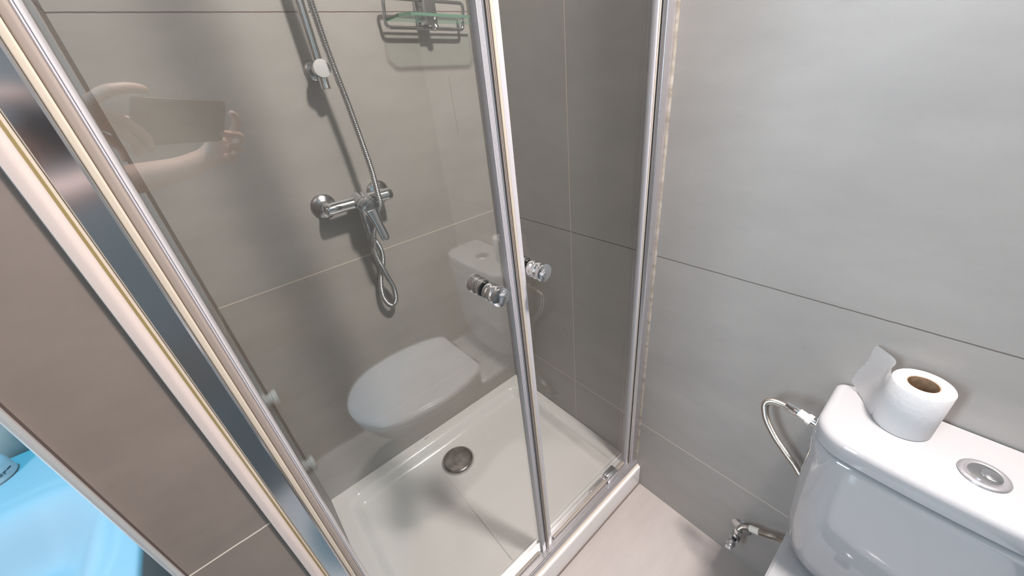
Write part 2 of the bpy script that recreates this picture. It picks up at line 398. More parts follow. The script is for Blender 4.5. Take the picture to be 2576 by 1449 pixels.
# bottom track
X0, X1 = -W + .008, -.0005
b = NB()
tr_prof = [(-.6880, 0), (-.6868, .0150), (-.6855, .0172), (-.6835, .0182), (-.6810, .0176), (-.6795, .0160), (-.6660, .0150), (-.6440, .0130), (-.6425, .0110), (-.6425, 0)]
loft(b, [[Vector((x, y, TRK0 + z)) for y, z in tr_prof] for x in (X0, X1)])
trk = part('bottom_track', b, M_SAT, enc, label='chrome bottom track along the tray rim')
b = NB(); loft(b, [[Vector((x, y, TRK0 + z)) for y, z in [(-.6878, 0), (-.6878, .0028), (-.6915, .0006), (-.6925, 0)]] for x in (X0, X1)])
part('sealant', b, M_CREAM, trk)
b = box(NB(), (-W + .008, -.678, ENC_TOP - .03), (-.0005, -.646, ENC_TOP + .002), .002)
part('top_rail', b, M_SAT, enc)
# doors
def comb(x0, x1, y0, y1, n, dep):
    """ridged strip: ridges along the face towards -y and +y"""
    pts = []
    for i in range(n):
        xa = x0 + (x1 - x0) * i / n; xb = x0 + (x1 - x0) * (i + .62) / n; xc = x0 + (x1 - x0) * (i + .68) / n; xd = x0 + (x1 - x0) * (i + .96) / n
        pts += [(xa, y0), (xb, y0), (xc, y0 + dep), (xd, y0 + dep)]
    pts += [(x1, y0), (x1, y1), (x0, y1)]
    return pts
def knob(kx, kz, parent):
    prof = [(.0, -.0405), (.0150, -.0405), (.0160, -.0400), (.0163, -.0385), (.0160, -.0365), (.0138, -.0335), (.0132, -.0300), (.0140, -.0275), (.0155, -.0255), (.0160, -.0225), (.0155, -.0195), (.0138, -.0170), (.0140, -.0140), (.0155, -.0120), (.0157, -.0060), (.0150, -.0045), (.0, -.0045)]
    prof = [(r_ * 1.08, h_) for r_, h_ in prof]
    k = part('knob', lathe(NB(), prof, (kx, GY, kz), (0, 1, 0), 56), M_CHR, parent, label='grooved chrome door knob')
    part('washer', lathe(NB(), [(0, -.0046), (.0152, -.0046), (.0152, -.0031), (0, -.0031)], (kx, GY, kz), (0, 1, 0), 48), M_BLACK, k)
    part('inner_knob', lathe(NB(), [(r, -h) for r, h in prof], (kx, GY, kz), (0, 1, 0), 56), M_CHR, k)
    return k
ZB, ZT = TRK0 + .0215, ENC_TOP - .034
def door(x0, x1, kx, kz, seal_left, name, hx):
    g = part('door_pane', box(NB(), (x0, GY - GT / 2, ZB), (x1, GY + GT / 2, ZT), .0008, 1), M_GLASS, enc, smooth=False, label='clear glass door ' + ('beside the partition' if seal_left else 'beside the toilet'))
    zs0 = ZB - .012
    if seal_left:      # seal on the right edge of this pane
        part('magnetic_seal', prism(NB(), comb(-.4612, -.4520, -.6650, -.648, 4, .0024), zs0, ZT), M_GREY, g)
        part('seal_fin', prism(NB(), rrect(-.4518, -.4462, -.6630, -.648, .0012, 4), zs0, ZT), M_DKP, g)
        part('gasket', prism(NB(), comb(-.4460, -.4408, -.6660, -.650, 2, .0024), zs0, ZT), M_TAN, g)
    else:
        part('gasket', prism(NB(), rrect(-.4398, -.4340, -.6660, -.650, .0016, 4), zs0, ZT), M_CREAM, g)
        part('magnetic_seal', prism(NB(), rrect(-.4335, -.4215, -.6640, -.648, (.002, .003, .003, .001), 5), zs0, ZT), M_GREY, g)
    kb = knob(kx, kz, g)
    h = box(NB(), (hx - .026, GY - .0150, ZB - .0035), (hx + .026, GY + .0135, ZB + .026), .0045, 3)
    part('hinge_block', h, M_CHR, g, label='small chrome pivot block gripping the bottom of the glass')
    part('hinge_base', box(NB(), (hx - .095, GY + .0075, ZB - .0065), (hx - .020, GY + .0165, ZB + .0035), .001), M_STEEL, g)
    part('bottom_seal', box(NB(), (x0 + (.0 if seal_left else .018), GY - .0065, ZB - .0046), (x1 - (.02 if seal_left else .006), GY + .0065, ZB + .0035), .001), mat('bottom_seal_plastic', (.36, .31, .27), .45), g)
    return g
door(-.8626, -.4520, -.5058, 1.0582, True, 'left', -.800)
door(-.4300, -.0385, -.4029, 1.0622, False, 'right', -.122)

# ------------------------------------------------------------------ mixer tap
def V(*a): return Vector(a)
MX, MZ = -.497, 1.12
mix = thing('shower_mixer', 'chrome wall mixer tap with a single lever and two round wall plates', 'tap', (MX, 0, MZ))
for x in (-.578, -.418):
    e = part('wall_plate', lathe(NB(), [(.0, 0), (.0345, 0), (.0345, .0015), (.0325, .0045), (.0250, .0085), (.0165, .0125), (.0160, .0140), (0, .0140)], (x, -.0002, MZ), (0, -1, 0), 56), M_CHR2, mix)
    part('union_nut', lathe(NB(), [(.0, .012), (.0125, .012), (.0125, .020), (.0115, .022), (.0140, .024), (.0140, .038), (.0130, .040), (.0, .040)], (x, 0, MZ), (0, -1, 0), 40), M_CHR, e)
BY = -.056
b = NB()
# body: horizontal rounded bar with slightly flattened section
secs = []
for x, r in ((-.5900, .009), (-.5895, .0135), (-.587, .0152), (-.580, .0160), (-.545, .0160), (-.520, .0166), (-.475, .0166), (-.450, .0165), (-.415, .0170), (-.404, .0168), (-.4010, .0150), (-.4005, .011)):
    secs.append([V(x, BY + r * 1.05 * math.cos(a), MZ + r * math.sin(a)) for a in [2 * PI * k / 40 for k in range(40)]])
loft(b, secs)
body = part('body', b, M_CHR, mix)
hub = part('cartridge_housing', lathe(NB(), [(0, -.022), (.0200, -.022), (.0245, -.014), (.0258, 0), (.0262, .020), (.0258, .026), (.0250, .028), (.0258, .030), (.0255, .040), (.0, .040)], (MX + .006, BY, MZ), V(.06, -1, -.24), 56), M_CHR, mix)
AX = V(.06, -1, -.24).normalized(); LC = V(MX + .006, BY, MZ) + AX * .040
lev = part('lever', lathe(NB(), [(0, 0), (.0245, 0), (.0250, .003), (.0246, .009), (.0232, .0125), (.0200, .0142), (.012, .0150), (0, .0152)], LC, AX, 56), M_CHR2, mix)
b = NB(); secs = []
p0 = LC + AX * .008 + V(.003, 0, -.010); p1 = V(-.4760, -.128, 1.0130)
dirv = (p1 - p0).normalized(); sx = V(1, 0, 0); sx = (sx - dirv * sx.dot(dirv)).normalized(); sy = dirv.cross(sx)
for t, wd, th in ((0, .0180, .0095), (.15, .0160, .0085), (.4, .0125, .0068), (.75, .0128, .0056), (.90, .0122, .0050), (.97, .0095, .0042), (1, .0050, .0022)):
    c = p0.lerp(p1, t)
    secs.append([c + sx * wd * math.copysign(abs(math.cos(a)) ** .7, math.cos(a)) + sy * th * math.copysign(abs(math.sin(a)) ** .8, math.sin(a)) for a in [2 * PI * k / 28 for k in range(28)]])
loft(b, secs); part('lever_arm', b, M_CHR, lev)
part('temperature_mark', lathe(NB(), [(0, 0), (.0022, 0), (.0022, .0006), (0, .0006)], LC + AX * .0130 + V(-.012, 0, -.0135), AX, 20), M_BLUE, lev, label='small blue dot')
part('outlet', lathe(NB(), [(0, 0), (.0130, 0), (.0130, .020), (.0115, .022), (.0115, .034), (0, .034)], (MX + .002, BY, MZ - .016), (0, 0, -1), 32), M_CHR2, mix)

# ------------------------------------------------------------------ slide rail, hand shower, hose
RX, RY = -.4895, -.052
rail = thing('slide_rail', 'chrome vertical shower slide rail on the back wall, round cap at its foot', 'shower rail', (RX, 0, 1.44))
part('bar', lathe(NB(), [(0, 0), (.0108, 0), (.0108, .665), (0, .665)], (RX, RY, 1.425), (0, 0, 1), 32), M_CHR, rail)
part('end_stub', lathe(NB(), [(0, .0), (.0118, .0), (.0122, .0015), (.0112, .004), (.0112, .030), (0, .030)], (RX, RY, 1.400), (0, 0, 1), 32), M_CHR, rail)
for z in (1.443, 2.075):
    k = part('wall_mount', lathe(NB(), [(0, 0), (.0235, 0), (.0235, .003), (.0215, .0055), (.0150, .0080), (.0150, .040), (.0190, .050), (.0196, .066), (.0190, .0690), (.0, .0690)], (RX - .0015, -.0002, z), (0, -1, 0), 48), M_CHR2, rail)
    part('cap', lathe(NB(), [(0, .0695), (.0192, .0695), (.0196, .0712), (.0190, .0728), (0, .0735)], (RX - .0015, 0, z), (0, -1, 0), 48), mat('cap_satin', (.80, .78, .78), .35, .5), k)
sl = part('slider', box(NB(), (RX - .020, RY - .030, 1.90), (RX + .020, RY + .018, 1.945), .008, 4), M_CHR2, rail)
hs = thing('hand_shower', 'chrome hand shower clipped near the top of the slide rail', 'shower head', (RX + .01, -.10, 1.92))
hp = [V(RX + .006, -.089, 1.862), V(RX + .004, -.097, 1.90), V(RX, -.110, 1.95), V(RX - .004, -.129, 2.02), V(RX - .006, -.152, 2.065)]
part('handle', tube(NB(), spline(hp, 8), lambda i: .0115 + .0035 * min(1, i / 28), 24), M_CHR, hs)
part('spray_head', lathe(NB(), [(0, -.012), (.022, -.012), (.044, .000), (.048, .010), (.046, .016), (0, .018)], (RX - .007, -.160, 2.078), V(0, -.75, -.65), 48), M_CHR2, hs)
hose = thing('shower_hose', 'ribbed chrome shower hose hanging in a twisted loop below the mixer tap', 'hose', (-.49, -.04, .77))
def onplane(u, v, y):
    r = RV * ((u - 1288) / 939.88) + DV * ((v - 724.5) / 939.88) + FV
    return CAM + r * ((y - CAM.y) / r.y)
hp = [(-.495, -.056, 1.072), (-.494, -.055, 1.050), (-.490, -.050, 1.016), (-.479, -.046, .984), (-.473, -.042, .949), (-.479, -.038, .911), (-.492, -.036, .884), (-.503, -.034, .845), (-.507, -.033, .803), (-.499, -.033, .772), (-.485, -.033, .759), (-.4705, -.034, .777), (-.4675, -.037, .820), (-.478, -.046, .864), (-.489, -.056, .909), (-.496, -.060, .940), (-.497, -.062, .976), (-.490, -.060, 1.003), (-.482, -.062, 1.030), (-.464, -.070, 1.070), (-.4505, -.083, 1.102), (-.4505, -.088, 1.130), (-.4500, -.090, 1.166), (-.4495, -.090, 1.198), (-.452, -.088, 1.25), (-.459, -.084, 1.36), (-.468, -.080, 1.46), (-.474, -.078, 1.57), (-.479, -.077, 1.70), (-.482, -.082, 1.80), (-.4835, -.089, 1.860)]
P = spline(hp, 14)
part('ribbed_tube', ribbed(NB(), P, .0084, .0048, .20, 16), M_CHR2, hose)
part('hose_nut', lathe(NB(), [(0, 0), (.0105, 0), (.0115, .003), (.0115, .022), (.0085, .030), (0, .030)], (-.495, -.056, 1.072), (0, -.02, -1), 24), M_CHR2, hose)
part('hose_cone', lathe(NB(), [(0, 0), (.0120, 0), (.0120, .006), (.0080, .055), (0, .055)], (-.4835, -.089, 1.866), (0, 0, -1), 24), M_CHR2, hose)

# ------------------------------------------------------------------ glass shelf
SZ = 1.538
sh = thing('glass_shelf', 'small glass shelf with chrome wire guard high in the shower corner', 'shelf', (-.155, 0, SZ))
def tiltm(p): return V(p[0], p[1], p[2] - (p[0] + .28) * .045)
b = NB(); o = [(-.280, -.030), (-.280, -.100), (-.258, -.122), (-.030, -.122), (-.012, -.100), (-.012, -.030)]
loft(b, [[tiltm((x, y, SZ)) for x, y in o], [tiltm((x, y, SZ + .006)) for x, y in o]])
gp = part('glass_plate', b, M_GLASS2, sh, smooth=False)
b = NB(); n = len(o)
for i in range(n):
    a = o[i]; c = o[(i + 1) % n]; nx = (c[1] - a[1]); ny = -(c[0] - a[0]); l = math.hypot(nx, ny); nx /= l; ny /= l
    q = []
    for (px, py) in (a, c): q.append((px, py)); 
    vs = [tiltm((a[0], a[1], SZ - .0001)), tiltm((c[0], c[1], SZ - .0001)), tiltm((c[0], c[1], SZ + .0061)), tiltm((a[0], a[1], SZ + .0061))]
    off = V(nx * -.0006, ny * -.0006, 0)
    A = [b.verts.new(v) for v in vs]; B = [b.verts.new(v + off) for v in vs]
    b.faces.new(A); b.faces.new(B)
    for k in range(4): b.faces.new((A[k], A[(k + 1) % 4], B[(k + 1) % 4], B[k]))
part('polished_edge', b, M_GEDGE, gp, smooth=False)
b = NB(); r = .012; loop = []
gx0, gx1, gz0, gz1 = -.286, -.044, SZ - .013, SZ + .048
corn = [((gx0, gz0), (1, 0), (0, 1)), ((gx0, gz1), (0, -1), (1, 0)), ((gx1, gz1), (-1, 0), (0, -1)), ((gx1, gz0), (0, 1), (-1, 0))]
for (cx, cz), d1, d2 in corn:
    for k in range(7):
        t = k / 6
        A = V(cx + d1[0] * r, 0, cz + d1[1] * r); B = V(cx, 0, cz); Cc = V(cx + d2[0] * r, 0, cz + d2[1] * r)
        p = A * (1 - t) ** 2 + B * 2 * t * (1 - t) + Cc * t * t
        y = -.030 - (.012 if cz == gz1 else 0)
        loop.append(tiltm((p.x, y, p.z)))
loop.append(loop[0].copy()); loop.append(loop[1].copy())
part('wire_guard', tube(b, loop, .0046, 12, False), M_CHR2, sh)
b = box(NB(), (-.180, -.0100, SZ - .008), (-.142, -.001, SZ + .085), .003, 3)
box(b, (-.180, -.0560, SZ - .006), (-.142, -.0500, SZ + .075), .002, 3)
box(b, (-.176, -.052, SZ + .066), (-.146, -.004, SZ + .075), .002)
box(b, (-.180, -.052, SZ + .010), (-.142, -.026, SZ + .016), .002)
box(b, (-.180, -.055, SZ - .012), (-.142, -.0255, SZ - .002), .003)
br = part('bracket', b, M_CHR2, sh)
part('clamp_screw', lathe(NB(), [(0, 0), (.009, 0), (.0100, .003), (.0100, .010), (.007, .013), (0, .013)], (-.150, -.045, SZ - .012), V(.25, -.3, -1), 24), M_CHR2, br)

# ------------------------------------------------------------------ toilet
TY = -1.287
toi = thing('toilet', 'white close-coupled toilet against the right wall', 'toilet', (-.30, TY, 0))
def cist_ring(z, hw, xf, bulge, xb=-.004, rf=.045, rb=.012):
    o = rrect(xf, xb, TY - hw, TY + hw, (rf, rb, rb, rf), 9)
    out = []
    for i, (x, y) in enumerate(o):
        t = (y - TY) / hw
        f = max(0, min(1, (xb - x) / (xb - xf)))
        out.append(V(x - bulge * (1 - t * t) * f, y, z))
    # extra points along the front for a smooth bow
    res = []
    n = len(out)
    for i in range(n):
        res.append(out[i]); q = out[(i + 1) % n]
        if (out[i] - q).length > .1 :
            for k in range(1, 12):
                t = k / 12; p = out[i].lerp(q, t)
                if abs(out[i].x - q.x) < .01 and out[i].x < -.08:
                    tt = (p.y - TY) / hw; p.x = xf - bulge * (1 - tt * tt)
                res.append(p)
    return res
rows = [(.372, .118, -.115, .016, .05), (.376, .136, -.128, .016, .055), (.388, .150, -.138, .018, .06), (.405, .159, -.145, .02, .06), (.44, .167, -.150, .02, .058), (.50, .1735, -.153, .02, .055), (.60, .1800, -.156, .018, .052), (.70, .1835, -.158, .016, .050), (.7330, .1875, -.162, .015, .050), (.7390, .1865, -.161, .015, .049), (.7430, .1835, -.158, .015, .047), (.7445, .1790, -.1530, .014, .045)]
b = NB(); loft(b, [cist_ring(z, hw, xf, bu, rf=rf) for z, hw, xf, bu, rf in rows])
cis = part('cistern', b, M_CER, toi)
rows = [(.7485, .1800, -.155, .014, .045), (.7490, .1850, -.160, .014, .048), (.7505, .1868, -.1615, .014, .050), (.7750, .1872, -.162, .014, .050), (.7805, .1855, -.160, .014, .050), (.7840, .1815, -.156, .014, .048), (.7852, .1760, -.150, .013, .045)]
b = NB(); loft(b, [cist_ring(z, hw, xf, bu, rf=rf) for z, hw, xf, bu, rf in rows])
lid = part('cistern_lid', b, M_CER, toi)
part('cistern_gap_shade', prism(NB(), [(p.x, p.y) for p in cist_ring(0, .1790, -.1530, .014)], .7443, .7487), M_BLACK, cis)  # black filler paints the shade in the gap under the lid
BX, BYy = -.094, -1.296
fb = part('flush_button', lathe(NB(), [(0, 0), (.0275, 0), (.0280, .0012), (.0270, .0028), (.0235, .0040), (.0205, .0036), (.0195, .0030), (0, .0030)], (BX, BYy, .7853), seg=56), M_SAT, lid, label='round chrome flush button')
part('half_button', lathe(NB(), [(0, .003), (.0185, .003), (.0180, .0046), (.016, .0050), (0, .0048)], (BX, BYy, .7853), seg=48), M_CHR2, fb)
part('half_button', lathe(NB(), [(0, .0048), (.0105, .0048), (.0110, .0052), (.0100, .0060), (0, .0058)], (BX + .001, BYy - .006, .7853), seg=40), M_CHR, fb)
# bowl
def seat_outline(grow=0, x_back=-.272, dx=0):
    prof = [(-.272, .130), (-.285, .146), (-.303, .157), (-.324, .166), (-.36, .178), (-.415, .189), (-.46, .193), (-.50, .193), (-.56, .187), (-.61, .174), (-.65, .155), (-.68, .130), (-.705, .098), (-.722, .062), (-.731, .030)]
    o = [(x + dx - grow * max(0, (-.3 - x) / .43), TY + hw + grow) for x, hw in prof]; o += [(-.734 + dx - grow, TY)]
    o += [(x + dx - grow * max(0, (-.3 - x) / .43), TY - hw - grow) for x, hw in reversed(prof)]
    return o
def ring_at(z, g, dx=0): return [V(-.50 + (x + .50) * (1 + g / .22), TY + (y - TY) * (1 + g / .19), z) for x, y in seat_outline(0, dx=dx)]
b = NB()
def morph(z, s, cx=-.46, sx=None):
    sx = sx or s
    return [V(cx + (x + .50) * sx, TY + (y - TY) * s, z) for x, y in seat_outline(-.012)]
loft(b, [morph(0, .60, -.40, .72), morph(.02, .60, -.40, .72), morph(.10, .56, -.41, .68), morph(.20, .62, -.43, .74), morph(.28, .78, -.47, .88), morph(.34, .93, -.495, .97), morph(.375, .99, -.50, 1.0), morph(.392, 1.0, -.50, 1.0), morph(.397, .985, -.50, .99)])
bowl = part('bowl', b, M_CER, toi)
b = NB(); o1 = rrect(-.30, -.004, TY - .160, TY + .160, (.02, .02, .02, .02), 6); o0 = rrect(-.29, -.03, TY - .10, TY + .10, (.02,) * 4, 6)
loft(b, [[V(x, y, 0) for x, y in o0], [V(x, y, .20) for x, y in o0], [V(x, y, .30) for x, y in rrect(-.30, -.01, TY - .13, TY + .13, .02, 6)], [V(x, y, .350) for x, y in o1], [V(x, y, .366) for x, y in o1], [V(x, y, .3705) for x, y in rrect(-.295, -.009, TY - .155, TY + .155, .018, 6)]])
part('shelf', b, M_CER, bowl)
b = NB(); loft(b, [ring_at(.399, -.006), ring_at(.402, -.002), ring_at(.414, -.001), ring_at(.4165, -.004)])
seat = part('seat', b, mat('seat_plastic', (.66, .655, .67), .16, coat=.3), toi)
b = NB(); loft(b, [ring_at(.4190, -.006), ring_at(.4215, .0), ring_at(.432, .0005), ring_at(.438, -.004), ring_at(.4420, -.012), ring_at(.4440, -.028), ring_at(.4450, -.055)])
part('seat_lid', b, mat('seat_lid_plastic', (.66, .655, .67), .12, coat=.3), toi)
for s in (-1, 1):
    part('seat_hinge', lathe(NB(), [(0, -.016), (.010, -.016), (.012, -.013), (.012, .013), (.010, .016), (0, .016)], (-.262, TY + s * .075, .405), (0, 1, 0), 24), M_CHR2, seat)

# ------------------------------------------------------------------ toilet paper
PX, PYY, PZ = -.0545, -1.1985, .7856
roll = thing('toilet_paper_roll', 'white toilet paper roll standing on the cistern lid, end sheet unrolled', 'toilet roll', (PX, PYY, PZ))
RR, RH = .0380, .0925
b = NB(); prof = [(.0200, .0), (RR - .001, 0), (RR, .0015), (RR, RH - .0015), (RR - .001, RH), (.0200, RH)]
lathe(b, prof, (PX, PYY, PZ), seg=72, closed=True)
part('paper_body', b, M_PAPER, roll, angle=50)
b = NB(); lathe(b, [(.0188, .0005), (.0199, .0005), (.0199, RH - .0008), (.0188, RH - .0008)], (PX, PYY, PZ), seg=48, closed=True)
part('cardboard_core', b, M_CARD, roll, angle=50)
# loose end sheet, leaving the roll at its side and curling towards the wall
b = NB(); cols = []
NZ = 16
lo = spline([(-.0640, -1.1612, .7862), (-.0600, -1.1570, .7862), (-.047, -1.1485, .7863), (-.029, -1.139, .7872), (-.014, -1.1280, .790), (-.0060, -1.1165, .797)], 7)
hi = spline([(-.0640, -1.1612, .8788), (-.0580, -1.1596, .8800), (-.045, -1.1588, .884), (-.030, -1.1570, .8895), (-.022, -1.144, .8935), (-.013, -1.129, .8955)], 7)
for i, (p, q) in enumerate(zip(lo, hi)):
    t = i / (len(lo) - 1); c = []
    for k in range(NZ + 1):
        v = p.lerp(q, k / NZ)
        nz = noise.noise(V(t * 5, k / NZ * 4, 1.3)) * .0030 * sst(t * 2.5)
        jag = .0006 * ((k % 2) * 2 - 1) if i == len(lo) - 1 else 0
        c.append(b.verts.new(v + V(min(nz, .002), nz + jag, 0)))
    cols.append(c)
for i in range(len(cols) - 1):
    for k in range(NZ): b.faces.new((cols[i][k], cols[i + 1][k], cols[i + 1][k + 1], cols[i][k + 1]))
part('loose_sheet', b, M_SHEET, roll, angle=80)

# ------------------------------------------------------------------ water supply
sup = thing('supply_hose', 'braided steel hose arching from the cistern side down to the wall valve', 'hose', (-.07, -1.04, .70))
sp = [(-.088, -1.0904, .7323), (-.085, -1.0760, .7335), (-.080, -1.0600, .7290), (-.070, -1.0355, .7223), (-.062, -1.0165, .7110), (-.056, -1.0075, .6920), (-.052, -1.0105, .6650), (-.050, -1.0200, .6390), (-.046, -1.0417, .6023), (-.044, -1.0667, .5730), (-.040, -1.0950, .540), (-.036, -1.135, .480), (-.034, -1.170, .400), (-.034, -1.175, .320), (-.034, -1.148, .270), (-.034, -1.1139, .262), (-.034, -1.0950, .248), (-.034, -1.0760, .2370), (-.034, -1.0560, .2270), (-.035, -1.0410, .2120), (-.0360, -1.0345, .1960)]
P = spline(sp, 12)
M_BRAID = mat('braided_steel', (.58, .52, .46), .3, 1)
part('braided_tube', ribbed(NB(), P, .0074, .0026, .14, 14), M_BRAID, sup)
sd = (P[3] - P[0]).normalized()
part('hose_ferrule', lathe(NB(), [(0, 0), (.0082, 0), (.0082, .014), (.0070, .018), (.0066, .024), (0, .024)], P[0] + sd * .022, sd, 24), M_CHR, sup)
nut = part('hose_nut', lathe(NB(), [(0, -.002), (.0110, -.002), (.0112, .006), (.0085, .008), (.0085, .022), (0, .022)], P[0], sd, 6), M_NYL, sup, angle=20)
part('inlet_thread', lathe(NB(), [(0, -.020), (.0075, -.020), (.0075, .002), (0, .002)], P[0], sd, 20), M_CHR2, nut)
q0, q1 = P[-25], P[-40]; ed = (q1 - q0).normalized()
part('hose_ferrule', lathe(NB(), [(0, 0), (.0090, 0), (.0092, .024), (0, .024)], q0, ed, 24), M_NYL, sup, label='white printed sleeve at the valve end')
val = thing('angle_valve', 'small chrome angle valve with oval wall plate low on the right wall', 'valve', (0, -1.033, .155))
vp = V(0, -1.033, .158)
part('wall_plate', lathe(NB(), [(0, 0), (.0270, 0), (.0270, .002), (.0220, .0060), (.0130, .0085), (0, .0085)], vp, (-1, 0, 0), 40), M_CHR2, val)
vb = part('valve_body', lathe(NB(), [(0, .006), (.0095, .006), (.0095, .024), (.0125, .026), (.0125, .046), (.0100, .050), (0, .050)], vp, (-1, 0, 0), 28), M_CHR2, val)
part('outlet_nut', lathe(NB(), [(0, 0), (.0085, 0), (.0085, .018), (.0110, .019), (.0110, .034), (0, .034)], vp + V(-.0365, -.001, .004), (0, -.05, 1), 6), M_CHR, val, angle=20)
part('spindle', lathe(NB(), [(0, 0), (.0060, 0), (.0060, .012), (0, .012)], vp + V(-.048, .0, 0), (-1, .1, -.1), 16), M_BLACK, val)
b = lathe(NB(), [(0, 0), (.0085, 0), (.0115, .004), (.0115, .012), (.0090, .016), (0, .016)], vp + V(-.056, .001, -.001), (-1, .1, -.1), 20)
box(b, (vp.x - .084, vp.y - .006, vp.z - .008), (vp.x - .068, vp.y + .010, vp.z + .004), .0015)
part('handle', b, M_CHR, val)

# ------------------------------------------------------------------ fittings seen mirrored in the door glass
for z, lab in ((.420, 'white stepped hinge knuckle on the door frame behind, upper one'), (.032, 'white stepped hinge knuckle on the door frame behind, close to the floor')):
    h = thing('door_hinge', lab, 'hinge', (-.955, YF + .012, z), 'hinges on the door frame')
    part('barrel', lathe(NB(), [(0, 0), (.026, 0), (.026, .034), (.021, .035), (.021, .052), (0, .052)], (-.975, YF + .032, z), (1, 0, 0), 28), M_NYL, h)
    part('collar', lathe(NB(), [(0, 0), (.027, 0), (.027, .015), (0, .015)], (-.921, YF + .032, z), (1, 0, 0), 28), M_NYL, h)
    part('leaf', box(NB(), (-.978, YF + .012, z - .020), (-.945, YF + .016, z + .020), .001), M_NYL, h)

# ------------------------------------------------------------------ basin, bottle, vanity
BZ = .790
bx0, bx1, by0, by1 = -1.775, -1.113, -.575, -.010
def basin_z(x, y):
    s = sdf(x, y, -1.447, -.375, .285, .185, .13)
    z = BZ - .105 * sst(-s / .11) - .0025 * sst((-s + .020) / .010)
    e = min(x - bx0, bx1 - x, y - by0, by1 - y)
    if e < .008: z -= .008 - math.sqrt(max(0, .008 ** 2 - (.008 - e) ** 2))
    return z
def ax(a, b, n): return [a + .0001, a + .0012, a + .003, a + .0055] + [a + .008 + (b - a - .016) * i / n for i in range(n + 1)] + [b - .0055, b - .003, b - .0012, b - .0001]
basin = thing('washbasin', 'white washbasin lit blue, left of the tiled partition', 'washbasin', (-1.44, -.29, .65))
part('ceramic_top', heightfield(NB(), ax(bx0, bx1, 110), ax(by0, by1, 96), basin_z, .665), M_BASIN, basin, angle=60)
part('waste', lathe(NB(), [(0, 0), (.022, 0), (.0225, .002), (.018, .004), (0, .0035)], (-1.447, -.375, BZ - .107), seg=32), M_CHR, basin)
cab = thing('vanity_cabinet', 'grey vanity cabinet carrying the washbasin', 'cabinet', (-1.45, -.28, 0))
part('carcass', box(NB(), (-1.76, -.545, .12), (-1.165, -.012, .664), .002), M_WOOD, cab)
for i, x in enumerate((-1.76, -1.4605)):
    d = part('door', box(NB(), (x + .003, -.565, .125), (x + .2945, -.546, .655), .002), M_WOOD, cab)
    part('handle', box(NB(), (x + (.262 if i == 0 else .022), -.582, .50), (x + (.272 if i == 0 else .032), -.566, .62), .003), M_CHR2, d)
for x in (-1.73, -1.20):
    for y in (-.51, -.05): part('leg', lathe(NB(), [(0, 0), (.018, 0), (.018, .119), (0, .119)], (x, y, .0005), seg=20), M_CHR2, cab)
bt = thing('soap_bottle', 'squat white pump bottle with dark print on the basin back edge', 'bottle', (-1.361, -.072, BZ))
part('bottle_body', lathe(NB(), [(0, 0), (.034, 0), (.0365, .003), (.0365, .006), (.0350, .030), (.0300, .048), (.0200, .058), (0, .058)], (-1.361, -.072, BZ + .0004), seg=48), mat('bottle_plastic', (.70, .70, .72), .25), bt)
part('bottle_neck', lathe(NB(), [(0, .058), (.0165, .058), (.0175, .060), (.0175, .078), (.012, .082), (0, .082)], (-1.361, -.072, BZ), seg=32), mat('clear_plastic', (.30, .36, .34), .15), bt)
pm = part('pump_head', lathe(NB(), [(0, .082), (.005, .082), (.005, .110), (.012, .112), (.012, .122), (0, .123)], (-1.361, -.072, BZ), seg=24), M_CER, bt)
part('pump_spout', box(NB(), (-1.368, -.118, BZ + .113), (-1.354, -.072, BZ + .121), .002), M_CER, pm)
b = NB()
for row, (zz, lens) in enumerate(((.0170, (5, 3, 4, 6)), (.0135, (3, 5, 2)))):
    a = -1.10
    for ln in lens:
        for k in range(ln):
            an = a + k * .045; rr = .0366 - .0003 * row
            cx, cy = -1.361 + rr * math.cos(an), -.072 + rr * math.sin(an)
            hgt = .0018 if (k + row) % 2 else .0026
            box(b, (cx - .0004, cy - .0004, BZ + zz), (cx + .0004, cy + .0004, BZ + zz + hgt))
        a += ln * .045 + .035
part('printed_text', b, M_INK, bt, smooth=False)

# ------------------------------------------------------------------ lamps
cl = thing('ceiling_lamp', 'round white ceiling lamp above the toilet', 'lamp', (LAMP_XY[0], LAMP_XY[1], CEIL))
part('housing', lathe(NB(), [(0, 0), (.130, 0), (.130, .030), (.124, .038), (.112, .040), (.112, .030), (0, .030)], (LAMP_XY[0], LAMP_XY[1], CEIL), (0, 0, -1), 64), M_CEIL, cl)
part('diffuser', lathe(NB(), [(0, .031), (.110, .031), (.108, .040), (0, .042)], (LAMP_XY[0], LAMP_XY[1], CEIL), (0, 0, -1), 64), M_LAMP, cl)
lamp_light.location = V(0, 0, -.046); lamp_light.parent = cl
bl = thing('basin_lamp', 'round blue ceiling lamp above the washbasin', 'lamp', (SPOT_XY[0], SPOT_XY[1], CEIL))
part('housing', lathe(NB(), [(0, 0), (.095, 0), (.095, .030), (.090, .038), (.082, .040), (.082, .030), (0, .030)], (SPOT_XY[0], SPOT_XY[1], CEIL), (0, 0, -1), 48), M_CEIL, bl)
part('diffuser', lathe(NB(), [(0, .031), (.080, .031), (.078, .040), (0, .042)], (SPOT_XY[0], SPOT_XY[1], CEIL), (0, 0, -1), 48), M_LAMPB, bl)
spot_light.location = V(0, 0, -.046); spot_light.parent = bl

